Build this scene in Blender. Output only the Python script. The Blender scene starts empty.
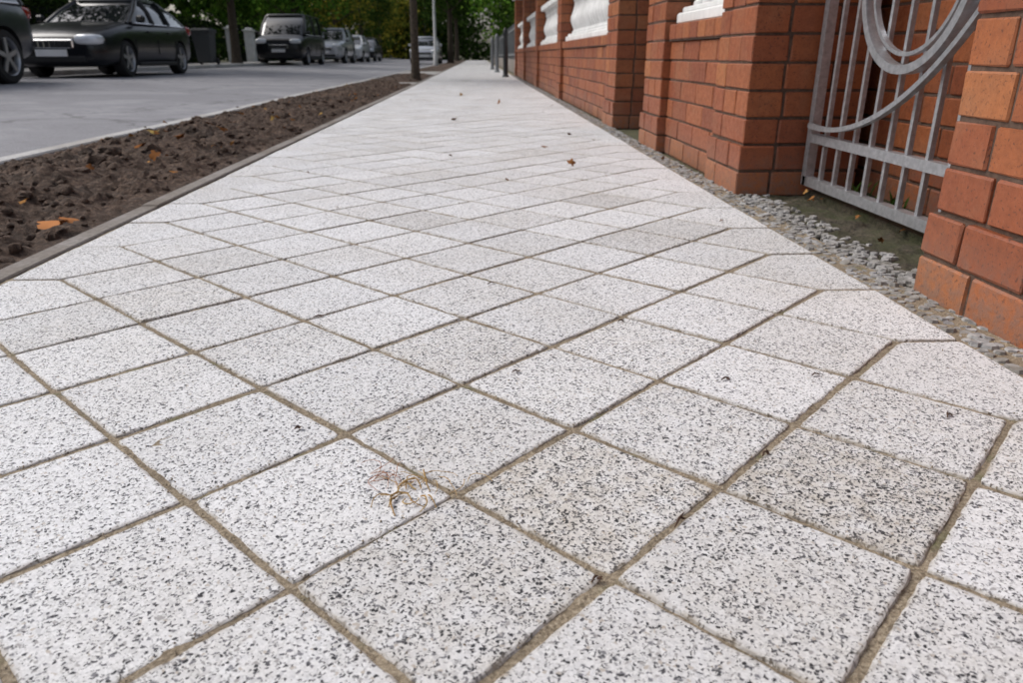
import bpy, bmesh, math, random
import numpy as np
from mathutils import Vector, Matrix, noise, Euler
random.seed(7); np.random.seed(7)
S=bpy.context.scene
COL=S.collection
rad=math.radians

# ------------------------------------------------------------------ materials
def newmat(name):
    m=bpy.data.materials.new(name); m.use_nodes=True
    nt=m.node_tree; nt.nodes.clear()
    out=nt.nodes.new('ShaderNodeOutputMaterial'); b=nt.nodes.new('ShaderNodeBsdfPrincipled')
    nt.links.new(b.outputs[0],out.inputs[0])
    return m,nt,b,out
def N(nt,t,**k):
    n=nt.nodes.new(t)
    for a,v in k.items(): setattr(n,a,v)
    return n
def L(nt,a,b): nt.links.new(a,b)
def ramp(nt,fac,stops,interp='LINEAR'):
    r=nt.nodes.new('ShaderNodeValToRGB'); r.color_ramp.interpolation=interp
    e=r.color_ramp.elements
    while len(e)>1: e.remove(e[-1])
    e[0].position=stops[0][0]; e[0].color=(*stops[0][1],1)
    for p,c in stops[1:]:
        x=e.new(p); x.color=(*c,1)
    if fac is not None: nt.links.new(fac,r.inputs[0])
    return r.outputs[0]
def g(v): return (v,v,v)
def mix(nt,fac,a,b,mode='MIX'):
    n=nt.nodes.new('ShaderNodeMix'); n.data_type='RGBA'; n.blend_type=mode
    for inp,v in ((n.inputs[0],fac),(n.inputs[6],a),(n.inputs[7],b)):
        if hasattr(v,'is_output'): nt.links.new(v,inp)
        elif isinstance(v,(int,float)): inp.default_value=v
        else: inp.default_value=(*v,1)
    return n.outputs[2]
def mth(nt,op,a,b=None,clamp=False):
    n=nt.nodes.new('ShaderNodeMath'); n.operation=op; n.use_clamp=clamp
    for i,v in enumerate((a,b)):
        if v is None: continue
        if hasattr(v,'is_output'): nt.links.new(v,n.inputs[i])
        else: n.inputs[i].default_value=v
    return n.outputs[0]
def objco(nt): return nt.nodes.new('ShaderNodeTexCoord').outputs['Object']
def noi(nt,co,scale,detail=4,rough=.5,dist=0):
    n=N(nt,'ShaderNodeTexNoise'); n.inputs['Scale'].default_value=scale; n.inputs['Detail'].default_value=detail
    n.inputs['Roughness'].default_value=rough; n.inputs['Distortion'].default_value=dist
    nt.links.new(co,n.inputs['Vector']); return n
def bump(nt,b,h,strength,dist):
    n=N(nt,'ShaderNodeBump'); n.inputs['Strength'].default_value=strength; n.inputs['Distance'].default_value=dist
    nt.links.new(h,n.inputs['Height']); nt.links.new(n.outputs[0],b.inputs['Normal'])
def island(nt): return nt.nodes.new('ShaderNodeNewGeometry').outputs['Random Per Island']

def mat_paver():
    m,nt,b,o=newmat('washed_concrete_slab'); co=objco(nt); isl=island(nt)
    nd=noi(nt,co,190,1)
    dv=N(nt,'ShaderNodeVectorMath',operation='SCALE'); L(nt,nd.outputs['Color'],dv.inputs[0]); dv.inputs['Scale'].default_value=.0055
    ad=N(nt,'ShaderNodeVectorMath',operation='ADD'); L(nt,co,ad.inputs[0]); L(nt,dv.outputs[0],ad.inputs[1])
    dirt=N(nt,'ShaderNodeAttribute',attribute_name='dirt').outputs['Fac']
    edge=N(nt,'ShaderNodeAttribute',attribute_name='edge').outputs['Fac']
    def chips(scale):
        v=N(nt,'ShaderNodeTexVoronoi'); v.voronoi_dimensions='2D'; v.inputs['Scale'].default_value=scale
        L(nt,ad.outputs[0],v.inputs['Vector'])
        s=N(nt,'ShaderNodeSeparateColor'); L(nt,v.outputs['Color'],s.inputs[0])
        return s,v.outputs['Distance']
    s1,e1=chips(345); s2,e2=chips(640)
    big=noi(nt,co,11,2)
    sh=mth(nt,'MULTIPLY',mth(nt,'SUBTRACT',big.outputs['Fac'],.5),-.25)
    dsh=mth(nt,'MULTIPLY',dirt,.17)
    r1=mth(nt,'ADD',mth(nt,'SUBTRACT',s1.outputs[0],dsh),sh)
    c1=ramp(nt,r1,[(0,(.04,.04,.046)),(.045,(.11,.11,.122)),(.10,(.24,.24,.26)),(.17,(.42,.41,.41)),(.22,(.56,.51,.46)),(.245,(.77,.77,.785)),(.55,(.85,.85,.865)),(.8,(.66,.66,.675)),(.9,(.88,.88,.89))],'CONSTANT')
    r2=mth(nt,'SUBTRACT',s2.outputs[1],dsh)
    c2=ramp(nt,r2,[(0,(.055,.055,.06)),(.06,(.18,.18,.19)),(.14,(.40,.40,.41)),(.22,(.78,.78,.79)),(.6,(.86,.86,.87)),(.82,(.66,.655,.65))],'CONSTANT')
    sel=ramp(nt,s1.outputs[2],[(0,g(0)),(.5,g(1))],'CONSTANT')
    c=mix(nt,sel,c1,c2)
    cem=ramp(nt,e1,[(.5,g(0)),(.78,g(1))])
    c=mix(nt,mth(nt,'MULTIPLY',cem,.8),c,(.74,.74,.75))
    n1=noi(nt,co,2.2,3,.6); n2=noi(nt,co,38,3,.65)
    n2r=ramp(nt,n2.outputs['Fac'],[(.3,g(.2)),(.65,g(1))])
    gf=mth(nt,'MULTIPLY',ramp(nt,n1.outputs['Fac'],[(.42,g(0)),(.75,g(1))]),.35)
    gf=mth(nt,'ADD',gf,mth(nt,'MULTIPLY',mth(nt,'MULTIPLY',dirt,n2r),.85),True)
    c=mix(nt,gf,c,mix(nt,1.0,c,(.70,.645,.56),'MULTIPLY'))
    tone=ramp(nt,isl,[(0,g(.90)),(1,g(1))])
    c=mix(nt,1.0,c,tone,'MULTIPLY')
    ef=mth(nt,'MULTIPLY',mth(nt,'POWER',edge,2.0),mth(nt,'ADD',mth(nt,'MULTIPLY',n2r,.85),.0),True)
    c=mix(nt,ef,c,(.31,.26,.195))
    L(nt,c,b.inputs['Base Color']); b.inputs['Roughness'].default_value=.85
    hb=noi(nt,co,420,1,.5)
    bump(nt,b,hb.outputs['Fac'],.4,.0013)
    return m
def mat_sand():
    m,nt,b,o=newmat('joint_sand'); co=objco(nt)
    n=noi(nt,co,260,3,.7); n2=noi(nt,co,7,3,.6); n3=noi(nt,co,16,2,.6)
    c=ramp(nt,n.outputs['Fac'],[(.3,(.11,.085,.055)),(.5,(.30,.24,.165)),(.7,(.52,.44,.33))])
    c=mix(nt,ramp(nt,n2.outputs['Fac'],[(.4,g(0)),(.7,g(.6))]),c,(.16,.125,.085))
    c=mix(nt,ramp(nt,n3.outputs['Fac'],[(.58,g(0)),(.72,g(.5))]),c,(.10,.12,.04))
    L(nt,c,b.inputs['Base Color']); b.inputs['Roughness'].default_value=.95
    bump(nt,b,n.outputs['Fac'],.9,.003); return m
def mat_soil():
    m,nt,b,o=newmat('verge_soil'); co=objco(nt)
    n=noi(nt,co,55,5,.7); n2=noi(nt,co,2.2,3,.6)
    c=ramp(nt,n.outputs['Fac'],[(.25,(.015,.010,.007)),(.5,(.062,.040,.028)),(.75,(.17,.12,.088))])
    c=mix(nt,ramp(nt,n2.outputs['Fac'],[(.35,g(0)),(.7,g(.65))]),c,mix(nt,1.0,c,(2.1,2.0,1.95),'MULTIPLY'))
    L(nt,c,b.inputs['Base Color']); b.inputs['Roughness'].default_value=.95
    bump(nt,b,n.outputs['Fac'],1,.014); return m
def mat_asphalt():
    m,nt,b,o=newmat('old_asphalt'); co=objco(nt)
    n=noi(nt,co,120,3,.7); n2=noi(nt,co,.7,4,.6,1.0); n3=noi(nt,co,6,3,.6)
    c=ramp(nt,n.outputs['Fac'],[(.3,(.19,.187,.20)),(.55,(.33,.325,.345)),(.75,(.48,.475,.495))])
    c=mix(nt,ramp(nt,n2.outputs['Fac'],[(.42,g(0)),(.5,g(.5)),(.7,g(.7))]),c,mix(nt,1.0,c,(.66,.66,.67),'MULTIPLY'))
    c=mix(nt,ramp(nt,n3.outputs['Fac'],[(.5,g(0)),(.7,g(.5))]),c,mix(nt,1.0,c,(.75,.74,.74),'MULTIPLY'))
    v=N(nt,'ShaderNodeTexVoronoi',feature='DISTANCE_TO_EDGE'); v.voronoi_dimensions='2D'; v.inputs['Scale'].default_value=.4
    nd=noi(nt,co,2.5,4,.6); ad=N(nt,'ShaderNodeVectorMath',operation='ADD'); L(nt,co,ad.inputs[0]); L(nt,nd.outputs['Color'],ad.inputs[1]); L(nt,ad.outputs[0],v.inputs['Vector'])
    c=mix(nt,ramp(nt,v.outputs['Distance'],[(0,g(.7)),(.018,g(0))]),c,(.08,.08,.08))
    L(nt,c,b.inputs['Base Color']); b.inputs['Roughness'].default_value=.75
    bump(nt,b,n.outputs['Fac'],.5,.004); return m
def mat_noise(name,c0,c1,scale=20,rough=.85,bs=.3,bd=.004,det=4,big=None,metal=0):
    m,nt,b,o=newmat(name); co=objco(nt); n=noi(nt,co,scale,det,.65)
    c=ramp(nt,n.outputs['Fac'],[(.3,c0),(.7,c1)])
    if big:
        n2=noi(nt,co,big[0],3,.6); c=mix(nt,ramp(nt,n2.outputs['Fac'],[(.4,g(0)),(.65,g(big[2]))]),c,big[1])
    L(nt,c,b.inputs['Base Color']); b.inputs['Roughness'].default_value=rough; b.inputs['Metallic'].default_value=metal
    if bs: bump(nt,b,n.outputs['Fac'],bs,bd)
    return m
def mat_brick():
    m,nt,b,o=newmat('clinker_brick'); co=objco(nt); isl=island(nt)
    c=ramp(nt,isl,[(0,(.22,.060,.026)),(.3,(.32,.092,.036)),(.6,(.38,.122,.042)),(.85,(.26,.070,.028)),(1,(.43,.155,.055))])
    n=noi(nt,co,45,5,.7); n2=noi(nt,co,7,3,.6); n3=noi(nt,co,160,2,.5)
    c=mix(nt,ramp(nt,n.outputs['Fac'],[(.4,g(0)),(.75,g(.65))]),c,mix(nt,1.0,c,(.5,.48,.48),'MULTIPLY'))
    c=mix(nt,ramp(nt,n2.outputs['Fac'],[(.5,g(0)),(.75,g(.4))]),c,(.30,.15,.08))
    c=mix(nt,ramp(nt,n3.outputs['Fac'],[(.60,g(0)),(.70,g(.65))]),c,(.05,.02,.015))
    sz=N(nt,'ShaderNodeSeparateXYZ'); L(nt,co,sz.inputs[0])
    low=ramp(nt,mth(nt,'MULTIPLY',sz.outputs[2],6.5,True),[(0,g(.6)),(.6,g(.25)),(1,g(0))])
    lf=mth(nt,'MULTIPLY',low,ramp(nt,n.outputs['Fac'],[(.38,g(.1)),(.6,g(1))]))
    c=mix(nt,lf,c,(.24,.17,.14))
    L(nt,c,b.inputs['Base Color'])
    L(nt,ramp(nt,n.outputs['Fac'],[(.3,g(.38)),(.7,g(.62))]),b.inputs['Roughness'])
    bump(nt,b,mth(nt,'ADD',n.outputs['Fac'],mth(nt,'MULTIPLY',n2.outputs['Fac'],1.5)),.55,.005); return m
def mat_leaf(name,stops,trans=.0,rough=.6):
    m,nt,b,o=newmat(name); isl=island(nt); co=objco(nt); n=noi(nt,co,.9,2)
    c=ramp(nt,isl,stops)
    c=mix(nt,ramp(nt,n.outputs['Fac'],[(.38,g(.75)),(.6,g(0))]),c,mix(nt,1.0,c,(.45,.5,.45),'MULTIPLY'))
    nt.nodes.remove(b)
    b=N(nt,'ShaderNodeBsdfDiffuse'); L(nt,c,b.inputs[0]); L(nt,b.outputs[0],o.inputs[0])
    return m
def mat_simple(name,c,rough=.5,metal=0,coat=0,var=.12,spec=.5):
    m,nt,b,o=newmat(name); co=objco(nt); n=noi(nt,co,6,3,.6)
    cc=mix(nt,n.outputs['Fac'],tuple(x*(1-var) for x in c),tuple(min(1,x*(1+var)) for x in c))
    L(nt,cc,b.inputs['Base Color']); b.inputs['Roughness'].default_value=rough; b.inputs['Metallic'].default_value=metal
    b.inputs['Coat Weight'].default_value=coat; b.inputs['Coat Roughness'].default_value=.05
    b.inputs['Specular IOR Level'].default_value=spec
    return m
M={}
M['paver']=mat_paver(); M['sand']=mat_sand(); M['soil']=mat_soil(); M['asphalt']=mat_asphalt(); M['brick']=mat_brick()
M['mortar']=mat_noise('mortar',(.06,.036,.026),(.15,.095,.068),60,.95,.6,.004)
M['edging']=mat_noise('edging_concrete',(.18,.165,.15),(.34,.31,.29),70,.9,.5,.003,big=(3,(.15,.12,.09),.65))
M['kerb']=mat_noise('kerb_concrete',(.40,.39,.38),(.6,.59,.58),50,.85,.4,.003,big=(2,(.33,.30,.27),.6))
M['stone']=mat_noise('mosaic_stone',(.15,.147,.15),(.56,.55,.54),60,.85,.6,.003,big=(12,(.17,.15,.115),.7))
M['moss']=mat_noise('mossy_ground',(.022,.020,.012),(.11,.09,.062),60,.95,.9,.012,big=(9,(.045,.052,.016),.75))
M['farwalk']=mat_noise('far_pavement_concrete',(.32,.31,.3),(.46,.45,.44),12,.9,.2,.003,big=(.7,(.27,.24,.2),.6))
M['ground']=mat_noise('ground_earth',(.05,.055,.025),(.11,.10,.05),4,.95,.4,.02)
M['stucco']=mat_noise('white_stucco',(.70,.70,.69),(.84,.84,.83),18,.8,.3,.003,big=(4,(.5,.5,.48),.5))
M['galv']=mat_noise('galvanised_steel',(.34,.35,.37),(.54,.55,.57),55,.42,.15,.001,metal=.7)
M['darkiron']=mat_simple('dark_painted_iron',(.03,.032,.035),.45)
M['grey']=mat_simple('grey_painted_steel',(.22,.23,.24),.5)
M['bark']=mat_noise('bark',(.035,.026,.018),(.11,.085,.06),25,.95,.9,.03)
M['tyre']=mat_simple('tyre_rubber',(.018,.018,.018),.8)
M['rim']=mat_simple('alloy_rim',(.42,.43,.45),.35,.85)
M['glass']=mat_simple('car_glass',(.012,.014,.016),.04,0,1)
M['blackpaint']=mat_simple('black_car_paint',(.005,.006,.009),.28,.0,.35,spec=.35)
M['silverpaint']=mat_simple('silver_car_paint',(.5,.52,.56),.3,.5,1)
M['whitepaint']=mat_simple('white_car_paint',(.68,.7,.74),.3,0,1)
M['greypaint']=mat_simple('dark_grey_car_paint',(.020,.023,.030),.3,.0,.5,spec=.4)
M['trim']=mat_simple('black_plastic_trim',(.014,.014,.015),.6)
M['chrome']=mat_simple('chrome',(.75,.75,.77),.12,1)
M['lampglass']=mat_simple('headlamp_glass',(.76,.79,.84),.08,.1,1)
M['red']=mat_simple('tail_lamp_red',(.35,.012,.01),.15,0,1)
M['plate']=mat_simple('number_plate_white',(.8,.8,.8),.4)
M['leafG']=mat_leaf('foliage_green',[(0,(.03,.06,.014)),(.5,(.06,.11,.025)),(1,(.12,.19,.04))])
M['leafD']=mat_leaf('foliage_dark',[(0,(.014,.03,.012)),(.6,(.038,.065,.02)),(1,(.08,.11,.035))])
M['leafY']=mat_leaf('foliage_autumn',[(0,(.08,.12,.02)),(.5,(.24,.25,.04)),(.8,(.44,.37,.06)),(1,(.6,.46,.07))])
M['leafL']=mat_leaf('foliage_light',[(0,(.05,.12,.02)),(.5,(.12,.25,.035)),(1,(.24,.37,.06))])
M['dry']=mat_leaf('dry_leaf',[(0,(.12,.05,.022)),(.5,(.28,.12,.045)),(.85,(.42,.22,.08)),(1,(.5,.36,.12))],.15)
M['orange']=mat_leaf('orange_leaf',[(0,(.62,.24,.09)),(1,(.72,.32,.15))],.15)
M['straw']=mat_leaf('dry_grass_straw',[(0,(.50,.28,.11)),(1,(.74,.52,.27))],.1)
M['rust']=mat_leaf('reddish_needle',[(0,(.45,.16,.07)),(1,(.6,.27,.13))],.1)
M['twig']=mat_simple('twig_bark',(.07,.035,.02),.9)
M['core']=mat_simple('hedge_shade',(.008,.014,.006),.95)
M['grey2']=mat_simple('dark_grey_plastic',(.05,.055,.06),.5)
M['rimgrey']=mat_simple('pale_grey_steel',(.6,.6,.6),.5)

# ------------------------------------------------------------------ mesh builder
class MB:
    def __init__(s): s.v=[]; s.f=[]; s.m=[]
    def add(s,vs,fs,mi=0):
        o=len(s.v); s.v.extend([tuple(v) for v in vs]); s.f.extend([tuple(i+o for i in f) for f in fs]); s.m.extend([mi]*len(fs))
    def box(s,x0,x1,y0,y1,z0,z1,mi=0,mat=None):
        vs=[(x0,y0,z0),(x1,y0,z0),(x1,y1,z0),(x0,y1,z0),(x0,y0,z1),(x1,y0,z1),(x1,y1,z1),(x0,y1,z1)]
        if mat: vs=[mat@Vector(v) for v in vs]
        s.add(vs,[(3,2,1,0),(4,5,6,7),(0,1,5,4),(1,2,6,5),(2,3,7,6),(3,0,4,7)],mi)
    def cbox(s,x0,x1,y0,y1,z0,z1,c,mi=0,mat=None,jit=0):
        X=(x0,x1);Y=(y0,y1);Z=(z0,z1); vs=[];idx={}
        for i in(0,1):
            for j in(0,1):
                for k in(0,1):
                    sx=c if i==0 else -c; sy=c if j==0 else -c; sz=c if k==0 else -c
                    for a in range(3):
                        p=[X[i]+(0 if a==0 else sx),Y[j]+(0 if a==1 else sy),Z[k]+(0 if a==2 else sz)]
                        if jit: p=[q+random.uniform(-jit,jit) for q in p]
                        idx[(i,j,k,a)]=len(vs); vs.append(Vector(p))
        if mat: vs=[mat@v for v in vs]
        fs=[]
        def q(a,i4): 
            fs.append(tuple(idx[t] for t in i4))
        for i in(0,1):
            o=[(i,0,0,0),(i,1,0,0),(i,1,1,0),(i,0,1,0)]; q(0,o if i else o[::-1])
            o=[(0,i,0,1),(0,i,1,1),(1,i,1,1),(1,i,0,1)]; q(0,o if i else o[::-1])
            o=[(0,0,i,2),(1,0,i,2),(1,1,i,2),(0,1,i,2)]; q(0,o if i else o[::-1])
        for i in(0,1):
            for j in(0,1):
                fl=(i+j)%2
                o=[(i,j,0,0),(i,j,1,0),(i,j,1,1),(i,j,0,1)]; q(0,o[::-1] if fl else o)
                o=[(i,0,j,0),(i,0,j,2),(i,1,j,2),(i,1,j,0)]; q(0,o[::-1] if fl else o)
                o=[(0,i,j,1),(1,i,j,1),(1,i,j,2),(0,i,j,2)]; q(0,o if fl else o[::-1])
        for i in(0,1):
            for j in(0,1):
                for k in(0,1):
                    o=[(i,j,k,0),(i,j,k,1),(i,j,k,2)]; q(0,o if (i+j+k)%2 else o[::-1])
        s.add(vs,fs,mi)
    def tube(s,pts,rs,n=8,mi=0,cap=True):
        pts=[Vector(p) for p in pts]; rings=[]
        if not hasattr(rs,'__len__'): rs=[rs]*len(pts)
        for i,p in enumerate(pts):
            d=(pts[min(i+1,len(pts)-1)]-pts[max(i-1,0)]).normalized()
            u=d.cross(Vector((0,0,1)));
            if u.length<.2: u=d.cross(Vector((0,1,0)))
            u.normalize(); w=d.cross(u)
            rings.append([p+(u*math.cos(2*math.pi*k/n)+w*math.sin(2*math.pi*k/n))*rs[i] for k in range(n)])
        vs=[v for r in rings for v in r]; fs=[]
        for i in range(len(pts)-1):
            for k in range(n):
                a=i*n+k; b=i*n+(k+1)%n; fs.append((a,a+n,b+n,b))
        if cap: fs.append(tuple(range(n))); fs.append(tuple((len(pts)-1)*n+k for k in range(n))[::-1])
        s.add(vs,fs,mi)
    def lathe(s,prof,c,n=12,mi=0):
        vs=[];fs=[]
        for r,z in prof:
            for k in range(n): a=2*math.pi*k/n; vs.append((c[0]+r*math.cos(a),c[1]+r*math.sin(a),c[2]+z))
        for i in range(len(prof)-1):
            for k in range(n):
                a=i*n+k;b=i*n+(k+1)%n; fs.append((a,b,b+n,a+n))
        fs.append(tuple(range(n))[::-1]); fs.append(tuple((len(prof)-1)*n+k for k in range(n)))
        s.add(vs,fs,mi)
    def bar(s,p,q,w,t,mi=0,side=Vector((1,0,0))):
        p=Vector(p);q=Vector(q); d=(q-p).normalized(); u=side.normalized(); v=d.cross(u).normalized()
        vs=[]
        for e in(p,q):
            for a,b in((-1,-1),(1,-1),(1,1),(-1,1)): vs.append(e+u*(a*t/2)+v*(b*w/2))
        s.add(vs,[(3,2,1,0),(4,5,6,7),(0,1,5,4),(1,2,6,5),(2,3,7,6),(3,0,4,7)],mi)
    def arc(s,x,cy,cz,r,a0,a1,w,t,n=40,mi=0):
        vs=[];fs=[]
        for i in range(n+1):
            a=rad(a0+(a1-a0)*i/n); c,sn=math.cos(a),math.sin(a)
            for rr,xx in((r-w/2,x-t/2),(r+w/2,x-t/2),(r+w/2,x+t/2),(r-w/2,x+t/2)):
                vs.append((xx,cy+rr*c,cz+rr*sn))
        for i in range(n):
            for k in range(4):
                a=i*4+k;b=i*4+(k+1)%4; fs.append((a,b,b+4,a+4))
        s.add(vs,fs,mi)
    def obj(s,name,mats,parent=None,smooth=None,coll=True):
        me=bpy.data.meshes.new(name); me.from_pydata(s.v,[],s.f)
        for m in mats: me.materials.append(M[m] if isinstance(m,str) else m)
        me.polygons.foreach_set('material_index',s.m); me.update()
        if smooth is not None:
            me.polygons.foreach_set('use_smooth',[True]*len(me.polygons))
            me.set_sharp_from_angle(angle=rad(smooth))
        ob=bpy.data.objects.new(name,me); COL.objects.link(ob)
        if parent: ob.parent=parent
        return ob
def empty(name,loc=(0,0,0),rz=0):
    e=bpy.data.objects.new(name,None); e.location=loc; e.rotation_euler=(0,0,rad(rz)); COL.objects.link(e); e.empty_display_size=.2; return e

def gz(x):
    if x>-2.2: return -.035
    return -.035+min(1,(-2.2-x)/4.3)*.115
def strip(name,xs,y0,y1,dz,mat,ny=2,zf=gz):
    mb=MB(); vs=[];fs=[]
    for j in range(ny):
        y=y0+(y1-y0)*j/(ny-1)
        for x in xs: vs.append((x,y,zf(x)+dz))
    n=len(xs)
    for j in range(ny-1):
        for i in range(n-1): a=j*n+i; fs.append((a,a+1,a+n+1,a+n))
    mb.add(vs,fs); return mb.obj(name,[mat])
# ------------------------------------------------------------------ ground
strip('ground',[-400,-12,-6.5,-2.2,-2.19,400],-60,500,-.05,'ground',zf=lambda x:gz(x))
strip('road',[-8.3,-6.5,-2.2],-6,110,0,'asphalt')
# pavement slabs
A=.146; X0=-.03; Y0=.70
XR=.812; XL=-1.018
def build_slabs():
    vs=[];fs=[];dv=[];ev=[]
    dark={(0,-1):.55,(1,0):.8,(3,0):1.0,(2,-1):.45,(4,1):.4,(3,-2):.3,(2,1):.4,(0,1):.25,(5,0):.5,(-2,1):.1,(1,2):.3,(0,3):.4,(-1,0):.15,(-3,0):.1,(-2,-1):.2,(-1,-2):.3,(1,-2):.25}
    def tile(poly,near,dirt):
        n=len(poly); cx=sum(p[0] for p in poly)/n; cy=sum(p[1] for p in poly)/n
        def inset(d):
            res=[]
            for i in range(n):
                p0=Vector(poly[i-1]);p1=Vector(poly[i]);p2=Vector(poly[(i+1)%n])
                d1=(p1-p0).normalized(); d2=(p2-p1).normalized()
                n1=Vector((-d1.y,d1.x)); n2=Vector((-d2.y,d2.x))
                b=(n1+n2); b=b/(b.length_squared/2) if b.length_squared>1e-6 else n1
                res.append(p1+b*d)
            return res
        rot=random.gauss(0,.007); dx,dy=random.gauss(0,.0009),random.gauss(0,.0009)
        tx,ty=random.gauss(0,.0026),random.gauss(0,.0026); dz=random.gauss(0,.0005)
        def ring(d,z,jit,sub):
            P=inset(d); out=[]
            for i in range(n):
                a=P[i];b=P[(i+1)%n]
                for k in range(sub):
                    t=k/sub
                    p=a.lerp(b,t)
                    if k==0 and sub>1:
                        q=Vector((cx,cy))-p; p=p+q.normalized()*.0022
                    x,y=p.x-cx,p.y-cy
                    x,y=x-rot*y,y+rot*x
                    if jit: x+=random.uniform(-jit,jit); y+=random.uniform(-jit,jit)
                    out.append((x+cx+dx,y+cy+dy,z+dz+tx*x+ty*y))
            return out
        sub=18 if near else 1
        J=.0032
        rr=[ring(J,-.03,0,sub),ring(J,-.004,.0010 if near else 0,sub),ring(J+.001,-.0012,.0010 if near else 0,sub),ring(J+.003,-.0001,.0009 if near else 0,sub),ring(J+.009,0,0,sub)]
        o=len(vs); m=len(rr[0])
        for r in rr: vs.extend(r)
        for r in range(4):
            for i in range(m):
                a=o+r*m+i;b=o+r*m+(i+1)%m; fs.append((a,b,b+m,a+m))
        fs.append(tuple(o+4*m+i for i in range(m)))
        dv.extend([dirt]*(5*m)); ev.extend([1]*(2*m)+[.95]*m+[.62]*m+[0]*m)
    def P(i,j): return (X0+i*A,Y0+j*A)
    for j in range(-9,520):
        for i in range(-6,6):
            if (i+j)%2==0: continue
            d=dark.get((i,j),None)
            far=Y0+j*A>2.2
            if d is None: d=max(0,random.gauss(.03,.08)) if random.random()<(.95 if far else .88) else random.uniform(.12,.38)
            near=Y0+j*A<3.2
            if i==5:
                poly=[P(4,j),P(5,j-1),(XR,P(5,j-1)[1]),(XR,P(5,j+1)[1]),P(5,j+1)]
            elif i==-6:
                poly=[P(-5,j),P(-6,j+1),(XL,P(-6,j+1)[1]),(XL,P(-6,j-1)[1]),P(-6,j-1)]
            else:
                poly=[P(i-1,j),P(i,j-1),P(i+1,j),P(i,j+1)]
            tile(poly,near,d)
    me=bpy.data.meshes.new('pavement'); me.from_pydata(vs,[],fs); me.materials.append(M['paver'])
    at=me.attributes.new('dirt','FLOAT','POINT'); at.data.foreach_set('value',dv)
    at=me.attributes.new('edge','FLOAT','POINT'); at.data.foreach_set('value',ev)
    ob=bpy.data.objects.new('pavement',me); COL.objects.link(ob)
build_slabs()
def sandbed():
    mb=MB();vs=[];fs=[]
    xs=np.arange(-1.02,.90,.012); ys=np.arange(-.6,3.2,.012)
    nx=len(xs)
    for y in ys:
        for x in xs:
            vs.append((x,y,-.0028+.0022*noise.noise(Vector((x*14,y*14,0)))+.0013*noise.noise(Vector((x*80,y*80,3)))))
    for j in range(len(ys)-1):
        for i in range(nx-1): a=j*nx+i; fs.append((a,a+1,a+nx+1,a+nx))
    mb.add(vs,fs)
    y=float(ys[-1]); mb.add([(-1.02,y,-.003),(.90,y,-.003),(.90,78,-.003),(-1.02,78,-.003)],[(0,1,2,3)])
    mb.obj('pavement_joint_sand',['sand'])
sandbed()
mb=MB(); y=-.6
while y<78:
    mb.cbox(-1.080,-1.024,y+.002,y+.998,-.12,.004+random.uniform(-.002,.003),.004); y+=1.0
mb.obj('edging_kerb',['edging'])
mb=MB(); y=-6
while y<110:
    mb.cbox(-2.205,-2.105,y+.003,y+.997,-.2,.012+random.uniform(-.003,.003),.008); y+=1.0
mb.obj('road_kerb',['kerb'])
mb=MB(); y=-6
while y<110:
    mb.cbox(-8.45,-8.302,y+.003,y+.997,-.1,gz(-8)+.10,.012); y+=1.0
mb.obj('far_kerb',['kerb'])
strip('far_pavement',[-10.8,-8.452],-6,110,.095,'farwalk')
# verge soil
def soil(name,x0,x1,y0,y1,step,amp,clods):
    mb=MB();vs=[];fs=[]
    nx=int((x1-x0)/step)+1; ny=int((y1-y0)/step)+1
    def h(x,y):
        e=min(1,min(x-x0,x1-x,(y-y0),(y1-y))/.10); e=max(0,e)
        t=(x-x0)/(x1-x0)
        ridge=.042*math.exp(-((t-.52-.1*noise.noise(Vector((0,y*.6,7))))/.2)**2)*(.7+.6*noise.noise(Vector((3,y*1.1,7))))
        z=ridge+.026*noise.noise(Vector((x*2.2,y*1.6,1)))+.034*noise.noise(Vector((x*7,y*7,5)))+.030*abs(noise.noise(Vector((x*17,y*17,9))))+.018*abs(noise.noise(Vector((x*48,y*48,2))))
        return -.012+e*amp*(z+.008)
    for j in range(ny):
        for i in range(nx):
            x=x0+(x1-x0)*i/(nx-1); y=y0+(y1-y0)*j/(ny-1); vs.append((x,y,h(x,y)))
    for j in range(ny-1):
        for i in range(nx-1): a=j*nx+i; fs.append((a,a+1,a+nx+1,a+nx))
    mb.add(vs,fs)
    bm=bmesh.new(); bmesh.ops.create_icosphere(bm,subdivisions=2,radius=1); iv=[v.co.copy() for v in bm.verts]; jf=[tuple(v.index for v in f.verts) for f in bm.faces]; bm.free()
    for k in range(clods):
        x=random.uniform(x0+.04,x1-.04); y=y0+(y1-y0)*random.random()**1.6; r=min(.040,random.lognormvariate(-4.9,.6)); sd=random.random()*99
        sc=(random.uniform(.7,1.4),random.uniform(.7,1.4),random.uniform(.5,.9)); z=h(x,y)+r*.05
        mb.add([(x+v.x*r*sc[0]*(1+.8*noise.noise(v*1.9+Vector((sd,0,0)))),y+v.y*r*sc[1]*(1+.8*noise.noise(v*1.9+Vector((0,sd,0)))),z+v.z*r*sc[2]*(1+.8*noise.noise(v*1.9+Vector((0,0,sd))))) for v in iv],jf)
    mb.obj(name,['soil'],smooth=50)
soil('verge_soil',-2.104,-1.081,.6,13.2,.014,1.2,3600)
soil('verge_soil',-2.104,-1.081,14.2,20,.04,1.0,200)
soil('verge_soil',-2.104,-1.081,24,78,.15,1.0,0)
strip('pavement_crossing',[-2.104,-1.081],13.22,14.18,.033,'farwalk')
strip('pavement_crossing',[-2.104,-1.081],20.02,23.98,.033,'farwalk')

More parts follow.
